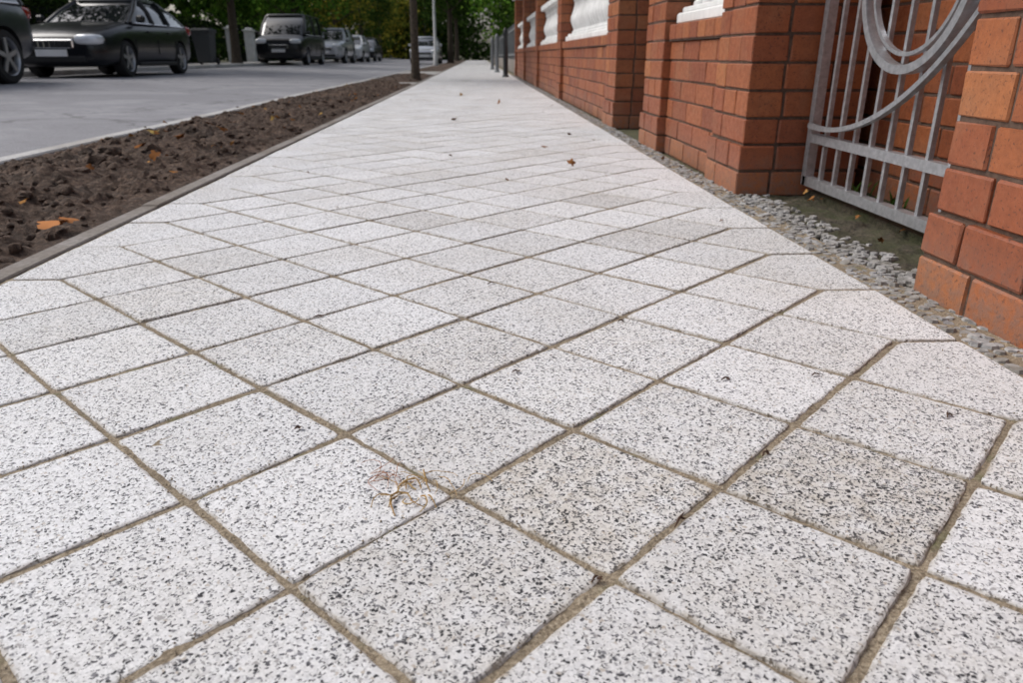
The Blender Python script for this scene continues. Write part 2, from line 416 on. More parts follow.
# right strip of mosaic stones
def mosaic():
    mb=MB()
    def stone(x,y,r):
        n=random.randint(5,7); a0=random.random()*6; top=[];low=[]
        dz=random.uniform(-.004,.003); t1,t2=random.gauss(0,.08),random.gauss(0,.08)
        for k in range(n):
            a=a0+2*math.pi*k/n; rr=r*random.uniform(.8,1.12); dx,dy=math.cos(a)*rr,math.sin(a)*rr
            top.append((x+dx*.82,y+dy*.82,dz+t1*dx+t2*dy)); low.append((x+dx,y+dy,dz-.006))
        bot=[(p[0],p[1],-.03) for p in low]
        mb.add(bot+low+top,[(k,(k+1)%n,n+(k+1)%n,n+k) for k in range(n)]+[(n+k,n+(k+1)%n,2*n+(k+1)%n,2*n+k) for k in range(n)]+[tuple(range(2*n,3*n))])
    y=-.5
    while y<19.2:
        cols=4 if not (1.42<y<2.55) else 9
        s=.0215
        for c in range(cols):
            x=XR+.012+c*s+random.uniform(-.004,.004)
            if c>=6 and random.random()<.3+.2*(c-6): continue
            if c<6 and random.random()<.06: continue
            stone(x,y+random.uniform(-.005,.005)+(.012 if c%2 else 0),random.uniform(.0088,.0150))
        y+=.0228
    mb.obj('mosaic_stone_strip',['stone'])
mosaic()
mb=MB();vs=[];fs=[];nx=40;ny=110
for j in range(ny):
    for i in range(nx):
        x=.901+i*.012; y=1.2+j*.0165; vs.append((x,y,-.008+.012*noise.noise(Vector((x*12,y*12,0)))+.008*noise.noise(Vector((x*50,y*50,4)))+.02*max(0,(x-1.1))))
for j in range(ny-1):
    for i in range(nx-1): a=j*nx+i; fs.append((a,a+1,a+nx+1,a+nx))
mb.add(vs,fs); mb.obj('entrance_ground',['moss'],smooth=60)
strip('garden_ground',[.90,60],3.02,120,.02,'ground')
mb=MB(); mb.cbox(1.14,1.21,1.42,2.565,-.05,.012,.004); mb.obj('gate_threshold',['moss'])

# ------------------------------------------------------------------ brick work
CO=.088; BL=.25; MJ=.009
def runs(a,b,off):
    cuts=[a]; p=a+off if off>0 else a+BL
    while p<b-.06: cuts.append(p); p+=BL
    cuts.append(b); return list(zip(cuts[:-1],cuts[1:]))
def brickblock(mb,x0,x1,y0,y1,z0,n,fine=True,proj=0):
    D=.118
    def br(a,b,c,d,z):
        h=MJ/2; j=random.uniform(-.0018,.0018)
        if fine: mb.cbox(a+h*(a>x0)+j,b-h*(b<x1)+j,c+h*(c>y0)+j,d-h*(d<y1)+j,z+h,z+CO-h,.0034,0,jit=.0014)
        else: mb.box(a+h*(a>x0)+j,b-h*(b<x1)+j,c+h*(c>y0),d-h*(d<y1),z+h,z+CO-h,0)
    thin=min(x1-x0,y1-y0)<.3
    for c in range(n):
        z=z0+c*CO; odd=c%2
        if thin:
            if x1-x0<y1-y0:
                for a,b in runs(y0,y1,BL/2 if odd else 0): br(x0,x1,a,b,z)
            else:
                for a,b in runs(x0,x1,BL/2 if odd else 0): br(a,b,y0,y1,z)
        elif not odd:
            for a,b in runs(y0,y1,0): br(x0,x0+D,a,b,z); br(x1-D,x1,a,b,z)
            for a,b in runs(x0+D,x1-D,0): br(a,b,y0,y0+D,z); br(a,b,y1-D,y1,z)
        else:
            for a,b in runs(x0,x1,BL/2): br(a,b,y0,y0+D,z); br(a,b,y1-D,y1,z)
            for a,b in runs(y0+D,y1-D,0 if (y1-y0)<.7 else BL/2): br(x0,x0+D,a,b,z); br(x1-D,x1,a,b,z)
    r=.006
    mb.box(x0+r,x1-r,y0+r,y1-r,z0-.05,z0+n*CO-.004,1)
def pillar(y0,y1,fine=True,x0=.90,x1=1.30,n=19):
    e=empty('brick_gate_pillar',(0,0,0))
    mb=MB(); z0=-.012
    brickblock(mb,x0-.010,x1+.010,y0-.010,y1+.010,z0,2,fine)
    brickblock(mb,x0,x1,y0,y1,z0+2*CO,n-2,fine)
    mb.obj('brick_shaft',['brick','mortar'],e)
    c=MB(); zt=z0+n*CO; xm,ym=(x0+x1)/2,(y0+y1)/2
    c.cbox(x0-.05,x1+.05,y0-.05,y1+.05,zt,zt+.05,.006)
    c.add([(x0-.02,y0-.02,zt+.051),(x1+.02,y0-.02,zt+.051),(x1+.02,y1+.02,zt+.051),(x0-.02,y1+.02,zt+.051),(xm,ym,zt+.16)],[(0,1,4),(1,2,4),(2,3,4),(3,0,4)])
    c.obj('cap',['stucco'],e)
def wallpanel(y0,y1,fine=True):
    e=empty('brick_garden_wall')
    mb=MB(); brickblock(mb,.935,1.175,y0,y1,-.012,6,fine); 
    mb.obj('brickwork',['brick','mortar'],e)
    mb=MB(); z=-.012+6*CO; y=y0
    while y<y1-.03:
        y2=min(y+.12,y1); (mb.cbox(.915,1.195,y+.005,y2-.005,z+.005,z+.07,.0035) if fine else mb.box(.915,1.195,y+.005,y2-.005,z+.005,z+.07)); y=y2
    mb.box(.925,1.185,y0,y1,z-.002,z+.062,1)
    mb.obj('coping_course',['brick','mortar'],e)
    c=MB(); zb=z+.071
    c.cbox(.95,1.16,y0+.004,y1-.004,zb,zb+.05,.008)
    c.cbox(.975,1.135,y0+.004,y1-.004,zb+.051,zb+.075,.005)
    n=max(2,round((y1-y0)/.15)); 
    prof=[(.045,0),(.045,.02),(.03,.035),(.028,.05),(.045,.08),(.062,.13),(.06,.17),(.04,.22),(.026,.28),(.024,.31),(.038,.325),(.038,.34),(.03,.35),(.045,.37),(.045,.39)]
    for k in range(n):
        yy=y0+(k+.5)*(y1-y0)/n; c.lathe(prof,(1.055,yy,zb+.076),16)
    c.cbox(.95,1.16,y0+.004,y1-.004,zb+.467,zb+.54,.01)
    c.obj('balustrade',['stucco'],e,smooth=40)
pillar(1.02,1.418); pillar(2.566,2.93); pillar(3.82,4.21); pillar(5.12,5.52)
wallpanel(2.943,3.807); wallpanel(5.533,8.587,True)
for y in(8.6,12.0,15.4,18.8): pillar(y,y+.4,False)
for y in(9.013,12.413,15.813): wallpanel(y,y+2.974,False)
e=empty('brick_garden_wall'); mb=MB(); brickblock(mb,.935,1.175,-2,1.007,-.012,7); mb.obj('brickwork',['brick','mortar'],e)
e=empty('brick_garden_wall'); mb=MB(); brickblock(mb,1.36,1.60,1.2,3.2,-.012,18); mb.obj('brickwork',['brick','mortar'],e)

# ------------------------------------------------------------------ gate
def gate(y0,y1,deco=True,X=1.125):
    mb=MB(); T=.02
    zt=1.45
    mb.bar((X,y1-.025,.035),(X,y1-.025,zt),.03,.03); mb.bar((X,y0+.025,.035),(X,y0+.025,zt),.03,.03)
    mb.bar((X,y0+.02,.05),(X,y1-.02,.05),.03,.03); mb.bar((X,y0+.04,.192),(X,y1-.04,.192),.028,.028)
    mb.bar((X,y0+.04,zt),(X,y1-.04,zt),.03,.03)
    mb.bar((X,y0+.04,1.3),(X,y1-.04,1.3),.022,.022)
    n=int((y1-y0)/.098)
    for k in range(1,n):
        y=y1-.025-(y1-y0-.05)*k/n
        mb.bar((X+.002,y,.05),(X+.002,y,zt),.013,.013)
    if deco:
        cy,cz=2.0,.665
        mb.arc(X-.022,cy,cz,.25,0,360,.022,.03,64)
        mb.arc(X-.020,cy,cz,.212,0,360,.010,.014,64)
        mb.arc(X-.0235,1.55,1.28,1.16,205,262,.016,.02,40)
        mb.arc(X-.0255,2.42,1.18,.95,205,275,.014,.018,40)
    e=empty('metal_gate'); mb.obj('gate_leaf',['galv'],e)
    h=MB()
    for z in(.3,1.2): h.tube([(X,y1-.004,z-.04),(X,y1-.004,z+.04)],.011,10)
    h.cbox(X-.02,X+.02,y0+.045,y0+.11,.85,1.02,.004)
    h.obj('hinges_and_lock',['galv'],e,smooth=40)
gate(1.435,2.55); gate(4.23,5.10,False)

# ------------------------------------------------------------------ foliage helpers
def leafmesh(C,size,name,mats,parent=None,extra=None,flat=False):
    n=len(C); C=np.asarray(C)
    u=np.random.normal(size=(n,3)); u/=np.linalg.norm(u,axis=1)[:,None]
    w=np.random.normal(size=(n,3)); w-= (w*u).sum(1)[:,None]*u; w/=np.linalg.norm(w,axis=1)[:,None]
    s=(size*np.random.uniform(.6,1.3,n))[:,None]
    V=np.stack([C-u*s*.5,C+w*s*.3-u*s*.05,C+u*s*.5,C-w*s*.3-u*s*.05],1).reshape(-1,3)
    me=bpy.data.meshes.new(name); fs=np.arange(n*4).reshape(-1,4)
    v=V.tolist(); f=fs.tolist(); mi=[0]*n
    if extra: 
        o=len(v); v+= [list(a) for a in extra.v]; f+=[[i+o for i in q] for q in extra.f]; mi+=[a+1 for a in extra.m]
    me.from_pydata(v,[],f)
    for m in mats: me.materials.append(M[m])
    me.polygons.foreach_set('material_index',mi); me.update()
    ob=bpy.data.objects.new(name,me); COL.objects.link(ob)
    if parent: ob.parent=parent
    return ob
def crownpts(cx,cy,cz,rx,rz,nclump,per,cr):
    out=[]
    for k in range(nclump):
        while True:
            p=np.random.uniform(-1,1,3)
            l=np.linalg.norm(p)
            if .35<l<1: break
        c=np.array([cx,cy,cz])+p*np.array([rx,rx,rz])*(1+.25*np.random.normal()*.5)
        q=np.random.normal(size=(per,3))*cr*random.uniform(.6,1.2)*np.array([1,1,.7])
        out.append(c+q)
    return np.concatenate(out)
crowns={}
def tree(name,x,y,z,H,rx,mat,base=2.2,tr=.16,seed=0,lean=0,scale=1):
    e=empty(name,(x,y,z)); random.seed(seed)
    mb=MB(); hh=H*.75
    pts=[(lean*t+.08*math.sin(t*5+seed)*t,.06*math.sin(t*4+seed*2)*t,hh*t) for t in[0,.03,.1,.25,.45,.65,.85,1]]
    rs=[tr*1.45,tr*1.15,tr,tr*.92,tr*.75,tr*.55,tr*.33,tr*.12]
    mb.tube(pts,rs,12)
    for k in range(9):
        t=random.uniform(base/hh*.8,.9); a=random.random()*6.28; l=rx*random.uniform(.5,.95); z0=hh*t; r=tr*.4*(1.1-t)
        mb.tube([(lean*t,0,z0),(lean*t+math.cos(a)*l*.4,math.sin(a)*l*.4,z0+l*.25),(lean*t+math.cos(a)*l,math.sin(a)*l,z0+l*.6)],[r,r*.7,r*.2],6)
    mb.obj('trunk',['bark'],e,smooth=60)
    key=(mat,round(rx,1),H,base)
    if key in crowns:
        o=bpy.data.objects.new('crown',crowns[key]); COL.objects.link(o); o.parent=e; o.rotation_euler[2]=seed*1.3
    else:
        cz=(H+base)/2; o=leafmesh(crownpts(0,0,cz,rx,(H-base)/2,100,65,.38),.22,'crown',[mat],e); crowns[key]=o.data
def hedge(name,x0,x1,y0,y1,z0,z1,mat,dens=130,size=.11):
    ex=MB()
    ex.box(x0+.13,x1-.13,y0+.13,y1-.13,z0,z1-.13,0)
    C=[]
    def surf(nn,f):
        for _ in range(int(nn)): C.append(f())
    Lh=y1-y0; Hh=z1-z0; W=x1-x0
    def off(y,z): return .09*noise.noise(Vector((y*1.3,z*1.5,x0)))
    R=random.uniform; G=random.gauss
    surf(Lh*Hh*dens,lambda:(lambda y,z:(x0+off(y,z)+G(.05,.05),y,z))(R(y0,y1),R(z0,z1)))
    surf(Lh*Hh*dens,lambda:(lambda y,z:(x1-off(y,z)-G(.05,.05),y,z))(R(y0,y1),R(z0,z1)))
    surf(Lh*W*dens,lambda:(lambda y,x:(x,y,z1+1.4*off(y,x)+G(-.04,.06)))(R(y0,y1),R(x0,x1)))
    surf(W*Hh*dens*2,lambda:(R(x0,x1),random.choice((y0,y1))+G(0,.06),R(z0,z1)))
    leafmesh(C,size,name,[mat,'core'],extra=ex)
random.seed(3)
hedge('hedge',-12.2,-11.1,8,34.6,.05,1.75,'leafD',100,.15)
hedge('hedge',-12.2,-11.1,39.5,70,.05,2.0,'leafG',60,.2)
hedge('hedge',1.9,2.7,3.4,19,-.03,1.55,'leafG',90,.12)
hedge('hedge',1.3,2.3,21.0,60,-.03,1.9,'leafG',70,.16)
tree('street_tree',-1.2,15.2,-.03,7.5,2.3,'leafG',base=3.2,tr=.075,seed=1)
for k,(x,y,mt,H,r,b) in enumerate([(-9.1,20.5,'leafD',8,2.6,2.1),(-9.0,30,'leafG',8,2.6,2.1),(-9.2,41,'leafL',8,2.6,1.2),(-9.1,52,'leafY',8,2.4,1.6),(-9.2,64,'leafG',8,2.6,1.2),
      (-13.5,14,'leafG',8,2.6,2.1),(-13.8,24,'leafL',8,2.6,1.2),(-13.5,45,'leafL',8,2.6,1.2),(-1.6,47,'leafG',8,2.6,2.9),(-1.6,62,'leafG',8,2.6,2.9),
      (3.2,22,'leafG',8,2.6,1.2),(2.6,29,'leafL',8,2.6,1.2),(2.4,36,'leafL',8,2.6,1.2),(3.2,42,'leafG',8,2.6,1.2),(2.6,50,'leafL',8,2.6,1.2),(-9.2,76,'leafY',8,2.4,1.6),(-5.5,84,'leafG',8,2.6,1.2),(4.4,8,'leafG',8,2.6,2.1),(4.4,15,'leafG',8,2.6,1.2)]):
    tree('deciduous_tree',x,y,gz(x)+.04,H,r,mt,base=b,tr=.17,seed=k+5)
def mass(name,boxes,mat,dens,size):
    C=[]
    for(x0,x1,y0,y1,z1,nc) in boxes:
        for _ in range(nc):
            c=np.array([random.uniform(x0,x1),random.uniform(y0,y1),z1*random.random()**1.0])
            C.append(c+np.random.normal(size=(dens,3))*np.array([.9,.9,.6]))
    leafmesh(np.concatenate(C),size,name,[mat])
mass('background_trees',[(-24,-15,4,90,9,300),(-30,-10,88,100,11,220),(6,12,20,92,9,200)],'leafD',45,.6)
mass('background_trees',[(-18,-14.5,20,90,8,120),(-12,14,90,98,11,260),(5.0,7,22,80,7,120),(-11,-1,85,89,8,90)],'leafG',45,.55)
mass('background_trees',[(-12,-5,83,87,9,90)],'leafY',50,.42)

# ------------------------------------------------------------------ fallen leaves, debris
def leafpoly(mb,x,y,z,s,mi=0,tilt=.35,lobes=5):
    n=lobes*4; a0=random.random()*6.28; vs=[(0,0,.12*s)]
    for k in range(n):
        a=2*math.pi*k/n; r=s*.5*(.62+.38*abs(math.cos(a*lobes/2))**.7)*random.uniform(.85,1.08)*(1 if abs(a-math.pi)>.5 else .8)
        vs.append((r*math.cos(a)*1.2,r*math.sin(a)*.85,s*(.10*math.sin(a*2+1)+random.uniform(-.02,.05))))
    R=Euler((random.gauss(0,tilt),random.gauss(0,tilt),a0)).to_matrix()
    vs=[R@Vector(v) for v in vs]; mz=min(v.z for v in vs)
    vs=[(v.x+x,v.y+y,v.z-mz+z) for v in vs]
    mb.add(vs,[(0,1+k,1+(k+1)%n) for k in range(n)],mi)
random.seed(11)
mb=MB(); leafpoly(mb,-1.16,2.04,.012,.085,0,.15); leafpoly(mb,-1.13,2.06,.022,.045,0,.3); mb.obj('fallen_leaf',['orange'],smooth=60)
mb=MB()
for k in range(75):
    x=random.uniform(-2.08,-1.1); y=random.uniform(1.2,12.5); leafpoly(mb,x,y,.032,random.uniform(.015,.045))
for x,y in((-1.55,3.55),(-1.5,3.9),(-1.42,4.3),(-1.62,4.7),(-1.35,5.2),(-1.7,5.6),(-1.3,3.1),(-1.75,4.2)): leafpoly(mb,x,y,.055,.06)
mb.obj('fallen_leaves',['dry'],smooth=60)
mb=MB()
for x,y,s in((.40,3.27,.045),(.34,3.95,.035),(-.18,5.7,.05),(.55,4.6,.03),(.2,7.6,.05),(-.2,9.2,.05),(.7,2.1,.015),(-.7,3.1,.015),(-.45,2.35,.012),(.86,3.2,.03),(.86,4.9,.035)): leafpoly(mb,x,y,.001,s)
for k in range(45):
    leafpoly(mb,random.choice((random.uniform(-1,.8),random.uniform(.5,.88))),random.uniform(2.5,22),.001,random.uniform(.008,.025))
for k in range(18): leafpoly(mb,random.uniform(.93,1.33),random.uniform(1.45,2.5),.006,random.uniform(.01,.028))
mb.obj('fallen_leaves',['dry'],smooth=60)
def curl(mb,x,y,r,L_,mi,zmax=.012,kk=35):
    a=random.random()*6.28; k=random.gauss(0,kk); px,py=x,y; pts=[]; n=14; z0=random.uniform(.001,zmax)
    for i in range(n):
        t=i/(n-1); pts.append((px,py,.0012+z0*math.sin(math.pi*t)+random.uniform(0,.0006)))
        a+=k*L_/n+random.gauss(0,.2); px+=math.cos(a)*L_/n; py+=math.sin(a)*L_/n
    mb.tube(pts,[r*(1-.6*abs(i/(n-1)-.35)) for i in range(n)],5,mi)
mb=MB()
for k in range(16): curl(mb,-.075+random.gauss(0,.013),.705+random.gauss(0,.010),random.uniform(.0006,.0011),random.uniform(.02,.045),0,.008,55)
for k in range(8): curl(mb,-.055+random.gauss(0,.022),.728+random.gauss(0,.010),.0005,random.uniform(.03,.06),0,.005)
for k in range(10): curl(mb,-.118+random.gauss(0,.013),.735+random.gauss(0,.014),.0004,random.uniform(.03,.06),1,.005)
mb.obj('dry_grass_tuft',['straw','rust'],smooth=60)
mb=MB()
for x,y,l in((.201,.638,.03),(.338,.769,.014),(.10,.55,.012),(.36,.99,.018),(.25,1.25,.015),(-.3,1.3,.02),(.02,1.5,.02),(.5,1.0,.012),(.62,.86,.02),(-.24,.86,.01),(.05,1.03,.012)):
    a=random.uniform(.4,1.1); mb.tube([(x-l/2*math.cos(a),y-l/2*math.sin(a),.0025),(x,y+.001,.004),(x+l/2*math.cos(a),y+l/2*math.sin(a),.002)],[.0007,.0014,.0006],6)
    leafpoly(mb,x+.004,y,.0015,.008)
mb.obj('twigs',['twig'],smooth=60)
mb=MB()
for k in range(3500):
    x=random.uniform(-.95,.8); y=random.uniform(.25,2.6); r=random.uniform(.0006,.0017)
    if random.random()<.85:
        u=(x-X0)/A; v=(y-Y0)/A
        if random.random()<.5: s_=round((u+v)/2)*2; d=(u+v-s_)/2; u-=d; v-=d
        else: s_=round((u-v)/2)*2; d=(u-v-s_)/2; u-=d; v+=d
        x=X0+u*A+random.gauss(0,.0045); y=Y0+v*A+random.gauss(0,.0045)
    c=[(x+r*random.uniform(.6,1.3),y,0),(x,y+r,0),(x-r,y,0),(x,y-r*random.uniform(.6,1.3),0),(x,y,r*1.2)]
    mb.add([(a,b,cz+.0003) for a,b,cz in c],[(0,1,4),(1,2,4),(2,3,4),(3,0,4)])
mb.obj('loose_grit',['sand'])
mb=MB()
for cx,cy,n in((1.27,2.45,22),(1.27,2.2,16)):
    for k in range(n):
        a=random.random()*6.28; l=random.uniform(.03,.07); w=.004
        b=Vector((cx+random.gauss(0,.02),cy+random.gauss(0,.03),-.005)); t=b+Vector((math.cos(a)*l*.6,math.sin(a)*l*.6,l)); m=(b+t)/2+Vector((0,0,l*.2)); s=Vector((-math.sin(a),math.cos(a),0))*w
        mb.add([b-s*.5,b+s*.5,m+s,t,m-s],[(0,1,2,4),(4,2,3)])
mb.obj('weeds',['leafG'])

# ------------------------------------------------------------------ cars
def loft(stations,W,wz):
    vs=[];fs=[]
    for (x,wf,b,t) in stations:
        w=W/2*wf; h=t-b
        half=[(0,b),(w*.80,b),(w*.93,b+.05*h+.01),(w*.985,b+.22*h),(w,b+.48*h),(w*.985,b+.70*h),(w*.965,b+.80*h),(w*.93,b+.92*h),(w*.84,t-.008),(w*.6,t+.012),(0,t+.03*wf)]
        ring=half+[(-y,z) for y,z in half[-2:0:-1]]
        vs+= [(x,y,z) for y,z in ring]
    n=20
    for i in range(len(stations)-1):
        for k in range(n):
            a=i*n+k;b=i*n+(k+1)%n; fs.append((a,b,b+n,a+n))
    fs.append(tuple(range(n))[::-1]); o=(len(stations)-1)*n; fs.append(tuple(o+k for k in range(n)))
    return vs,fs
def rring(x0,x1,w,z,r,n=6,bow=.0):
    pts=[]
    for cx,cy,a0 in((x1-r,w-r,0),(x0+r,w-r,90),(x0+r,-w+r,180),(x1-r,-w+r,270)):
        for k in range(n):
            a=rad(a0+90*k/(n-1)); pts.append(Vector((cx+r*math.cos(a),cy+r*math.sin(a),z)))
    for p in pts:
        f=(abs(p.y)/w)**2
        if p.x>(x0+x1)/2: p.x-=bow*f
    return pts
PROF={
 'sedan':dict(L=4.57,W=1.77,H=1.45,wb=2.58,wr=.315,st=[(2.28,.66,.32,.56),(2.24,.78,.24,.64),(2.12,.89,.19,.72),(1.9,.95,.18,.79),(1.6,.98,.18,.86),(1.2,1,.18,.92),(.9,1,.18,.95),(0,1,.18,.96),(-.9,1,.18,.98),(-1.5,.99,.18,1.02),(-1.9,.95,.20,1.04),(-2.16,.88,.24,1.01),(-2.28,.76,.34,.88)],belt=(-1.95,1.02,.81,.955),roof=(-1.05,.10,.60,1.43)),
 'suv':dict(L=4.5,W=1.86,H=1.68,wb=2.62,wr=.355,st=[(2.25,.68,.40,.72),(2.2,.80,.30,.84),(2.08,.9,.25,.92),(1.85,.96,.25,.98),(1.5,.99,.25,1.03),(1.1,1,.25,1.07),(0,1,.25,1.09),(-.9,1,.25,1.11),(-1.6,.99,.26,1.13),(-2.0,.95,.30,1.13),(-2.18,.89,.36,1.08),(-2.25,.78,.46,.95)],belt=(-2.12,1.0,.85,1.075),roof=(-1.72,.15,.66,1.66)),
 'van':dict(L=4.9,W=1.92,H=1.95,wb=3.0,wr=.335,st=[(2.45,.78,.35,.80),(2.40,.88,.26,.90),(2.28,.95,.22,.98),(2.05,.98,.22,1.06),(1.7,1,.22,1.14),(1.2,1,.22,1.16),(0,1,.22,1.17),(-1.5,1,.22,1.17),(-2.2,.98,.26,1.17),(-2.4,.94,.32,1.14),(-2.45,.88,.40,1.05)],belt=(-2.38,1.78,.91,1.15),roof=(-2.22,.95,.78,1.93)),
 'hatch':dict(L=4.1,W=1.72,H=1.5,wb=2.5,wr=.31,st=[(2.05,.68,.34,.60),(2.0,.8,.25,.70),(1.88,.9,.2,.78),(1.6,.96,.19,.86),(1.3,.99,.19,.92),(.9,1,.19,.96),(0,1,.19,.97),(-.9,1,.19,.99),(-1.5,.99,.2,1.02),(-1.85,.94,.24,1.02),(-2.0,.88,.3,.96),(-2.05,.78,.4,.86)],belt=(-1.93,1.12,.79,.955),roof=(-1.5,.15,.60,1.48)),
}
def car(name,x,y,paint,kind,face=-90,rimseed=0):
    P=PROF[kind]; e=empty(name,(x,y,gz(x)),face)
    vs,fs=loft(P['st'],P['W'],0)
    b=MB(); b.add(vs,fs,0); ob=b.obj('body',[paint,'trim'],e)
    sub=ob.modifiers.new('s','SUBSURF'); sub.levels=1; sub.render_levels=1
    W=P['W']; wb=P['wb']; wr=P['wr']
    cut=MB()
    for sx in(1,-1):
        for sy in(1,-1):
            n=28; rr=wr+.045; cvs=[];cfs=[]
            for yy in(sy*(W/2-.27),sy*(W/2+.1)):
                for k in range(n): a=2*math.pi*k/n; cvs.append((sx*wb/2+rr*math.cos(a),yy,wr+rr*math.sin(a)))
            for k in range(n): cfs.append((k,(k+1)%n,n+(k+1)%n,n+k) if sy<0 else (k,n+k,n+(k+1)%n,(k+1)%n))
            cfs.append(tuple(range(n)) if sy>0 else tuple(range(n))[::-1]); cfs.append(tuple(range(n,2*n))[::-1] if sy>0 else tuple(range(n,2*n)))
            cut.add(cvs,cfs,0)
    co=cut.obj('cutter',['trim'],e)
    bm=bmesh.new(); bm.from_mesh(co.data); bmesh.ops.recalc_face_normals(bm,faces=bm.faces); bm.to_mesh(co.data); bm.free()
    bm=bmesh.new(); bm.from_mesh(ob.data); bmesh.ops.recalc_face_normals(bm,faces=bm.faces); bm.to_mesh(ob.data); bm.free()
    bo=ob.modifiers.new('b','BOOLEAN'); bo.object=co; bo.operation='DIFFERENCE'; bo.solver='EXACT'
    bpy.context.view_layer.update(); dg=bpy.context.evaluated_depsgraph_get()
    me=bpy.data.meshes.new_from_object(ob.evaluated_get(dg)); ob.modifiers.clear(); ob.data=me
    bpy.data.objects.remove(co)
    me.polygons.foreach_set('use_smooth',[True]*len(me.polygons)); me.set_sharp_from_angle(angle=rad(35))
    if len(me.materials)==0: me.materials.append(M[paint])
    bx0,bx1,bw,bz=P['belt']; rx0,rx1,rw,rz=P['roof']
    R0=rring(bx0,bx1,bw,bz-.03,.22,6,.12); R1=rring(rx0,rx1,rw,rz-.07,.16,6,.10); n=len(R0)
    Rm=[(a.lerp(c,.5)+Vector(((a.x-(bx0+bx1)/2)*.02,(.03 if a.y>0 else -.03),0))) for a,c in zip(R0,R1)]
    gm=MB(); gm.add(R0+Rm+R1,[(r*n+k,r*n+(k+1)%n,(r+1)*n+(k+1)%n,(r+1)*n+k) for r in(0,1) for k in range(n)]+[tuple(range(2*n,3*n))]); gm.obj('windows',['glass'],e,smooth=50)
    rf=MB(); layers=[[p+Vector((0,0,-.004)) for p in rring(rx0-.02,rx1+.03,rw+.012,rz-.075,.17,6,.10)],rring(rx0-.01,rx1+.01,rw+.004,rz-.035,.17,6,.10),rring(rx0+.05,rx1-.06,rw-.06,rz-.008,.15,6,.08),rring(rx0+.3,rx1-.3,rw-.25,rz+.006,.12,6,.05)]
    rf.add([p for l in layers for p in l],[(r*n+k,r*n+(k+1)%n,(r+1)*n+(k+1)%n,(r+1)*n+k) for r in range(3) for k in range(n)]+[tuple(range(3*n,4*n))])
    def pl(k0,off=.006,wd=.035):
        for k in k0:
            a,m_,c=R0[k],Rm[k],R1[k]; o=Vector((0,off if a.y>0 else -off,0))
            rf.tube([a+o,m_+o,c+o],[wd,wd*.85,wd*.8],6)
    pl([2,3,8,9,14,15,20,21])
    def sidepil(xb,xt,mi=0,wd=.035):
        for s in(1,-1):
            y0=bw*s; y1=rw*s; ym=(bw+rw)/2+.03
            rf.tube([(xb,y0,bz-.02),((xb+xt)/2,ym*s,(bz+rz-.1)/2),(xt,y1,rz-.07)],[wd,wd,wd],6,mi)
    sidepil(-.12,-.12,1,.045)
    if kind in('suv','van','hatch'): sidepil(rx0+.75,rx0+.75,0,.05)
    else: sidepil(rx0+.15,rx0+.25,0,.05)
    rf.obj('roof_and_pillars',[paint,'trim'],e,smooth=50)
    for i,(sx,sy) in enumerate(((1,1),(1,-1),(-1,1),(-1,-1))):
        w=MB(); cx=sx*wb/2; yo=sy*(W/2-.025); yi=sy*(W/2-.23)
        def cyl(r0,y0,r1,y1,mi,n=32):
            v=[];f=[]
            for r,yy in((r0,y0),(r1,y1)):
                for k in range(n): a=2*math.pi*k/n; v.append((cx+r*math.cos(a),yy,wr+r*math.sin(a)))
            for k in range(n): f.append((k,(k+1)%n,n+(k+1)%n,n+k))
            w.add(v,f,mi)
        cyl(wr*.96,yi,wr,yi+sy*.02,0); cyl(wr,yi+sy*.02,wr,yo-sy*.03,0); cyl(wr,yo-sy*.03,wr*.93,yo,0); cyl(wr*.93,yo,wr*.70,yo,0); cyl(wr*.70,yo,wr*.66,yo-sy*.02,1); cyl(wr*.66,yo-sy*.02,wr*.62,yo-sy*.07,1); cyl(wr*.62,yo-sy*.07,.01,yo-sy*.07,2); cyl(wr*.15,yo-sy*.015,.001,yo-sy*.015,1)
        for k in range(5):
            a=2*math.pi*k/5+.3; c_,s_=math.cos(a),math.sin(a)
            w.bar((cx+c_*wr*.08,yo-sy*.03,wr+s_*wr*.08),(cx+c_*wr*.68,yo-sy*.022,wr+s_*wr*.68),wr*.17,.025,1,side=Vector((0,1,0)))
        w.obj('wheel',['tyre','rim','trim'],e,smooth=35)
    st=P['st']; xf=st[0][0]; xr=st[-1][0]; ht=st[1][3]; d=MB()
    W2=W/2
    def ell(c,s,mi,n=12):
        v=[];f=[]
        for i in range(n+1):
            for k in range(n):
                t=math.pi*i/n;a=2*math.pi*k/n
                f_=lambda q:math.copysign(abs(q)**.6,q)
                v.append((c[0]+s[0]*f_(math.sin(t)*math.cos(a)),c[1]+s[1]*f_(math.sin(t)*math.sin(a)),c[2]+s[2]*f_(math.cos(t))))
        for i in range(n):
            for k in range(n): f.append((i*n+k,(i+1)*n+k,(i+1)*n+(k+1)%n,i*n+(k+1)%n))
        d.add(v,f,mi)
    for s in(1,-1):
        ell((xf-.14,s*W2*.68,ht-.015),(.18,.22,.092),0)
        ell((xr+.14,s*W2*.74,st[-2][3]-.14),(.16,.15,.10),1)
        d.cbox(bx1-.42,bx1-.28,s*(W2+.03)-.07,s*(W2+.03)+.07,bz-.01,bz+.12,.03,2)
        d.box(xf-.12,xf-.03,s*W2*.62-.10,s*W2*.62+.10,st[2][2]+.12,st[2][2]+.19,3)
        for hx in(.25,-.75): d.cbox(hx-.09,hx+.09,s*(W2-.012)-.012,s*(W2-.012)+.012,bz-.17,bz-.145,.005,2)
        for hx in(.95,-.08,-1.0): 
            z0=st[5][2]+.1; d.box(hx-.004,hx+.004,s*(W2+.001)-.008,s*(W2+.001)+.002 if s>0 else s*(W2+.001)+.008,z0+.12,bz-.30,3)
        d.cbox(-wb/2+wr+.07,wb/2-wr-.07,s*W2*.985-.02,s*W2*.985+.02,st[5][2]+.0,st[5][2]+.07,.01,3)
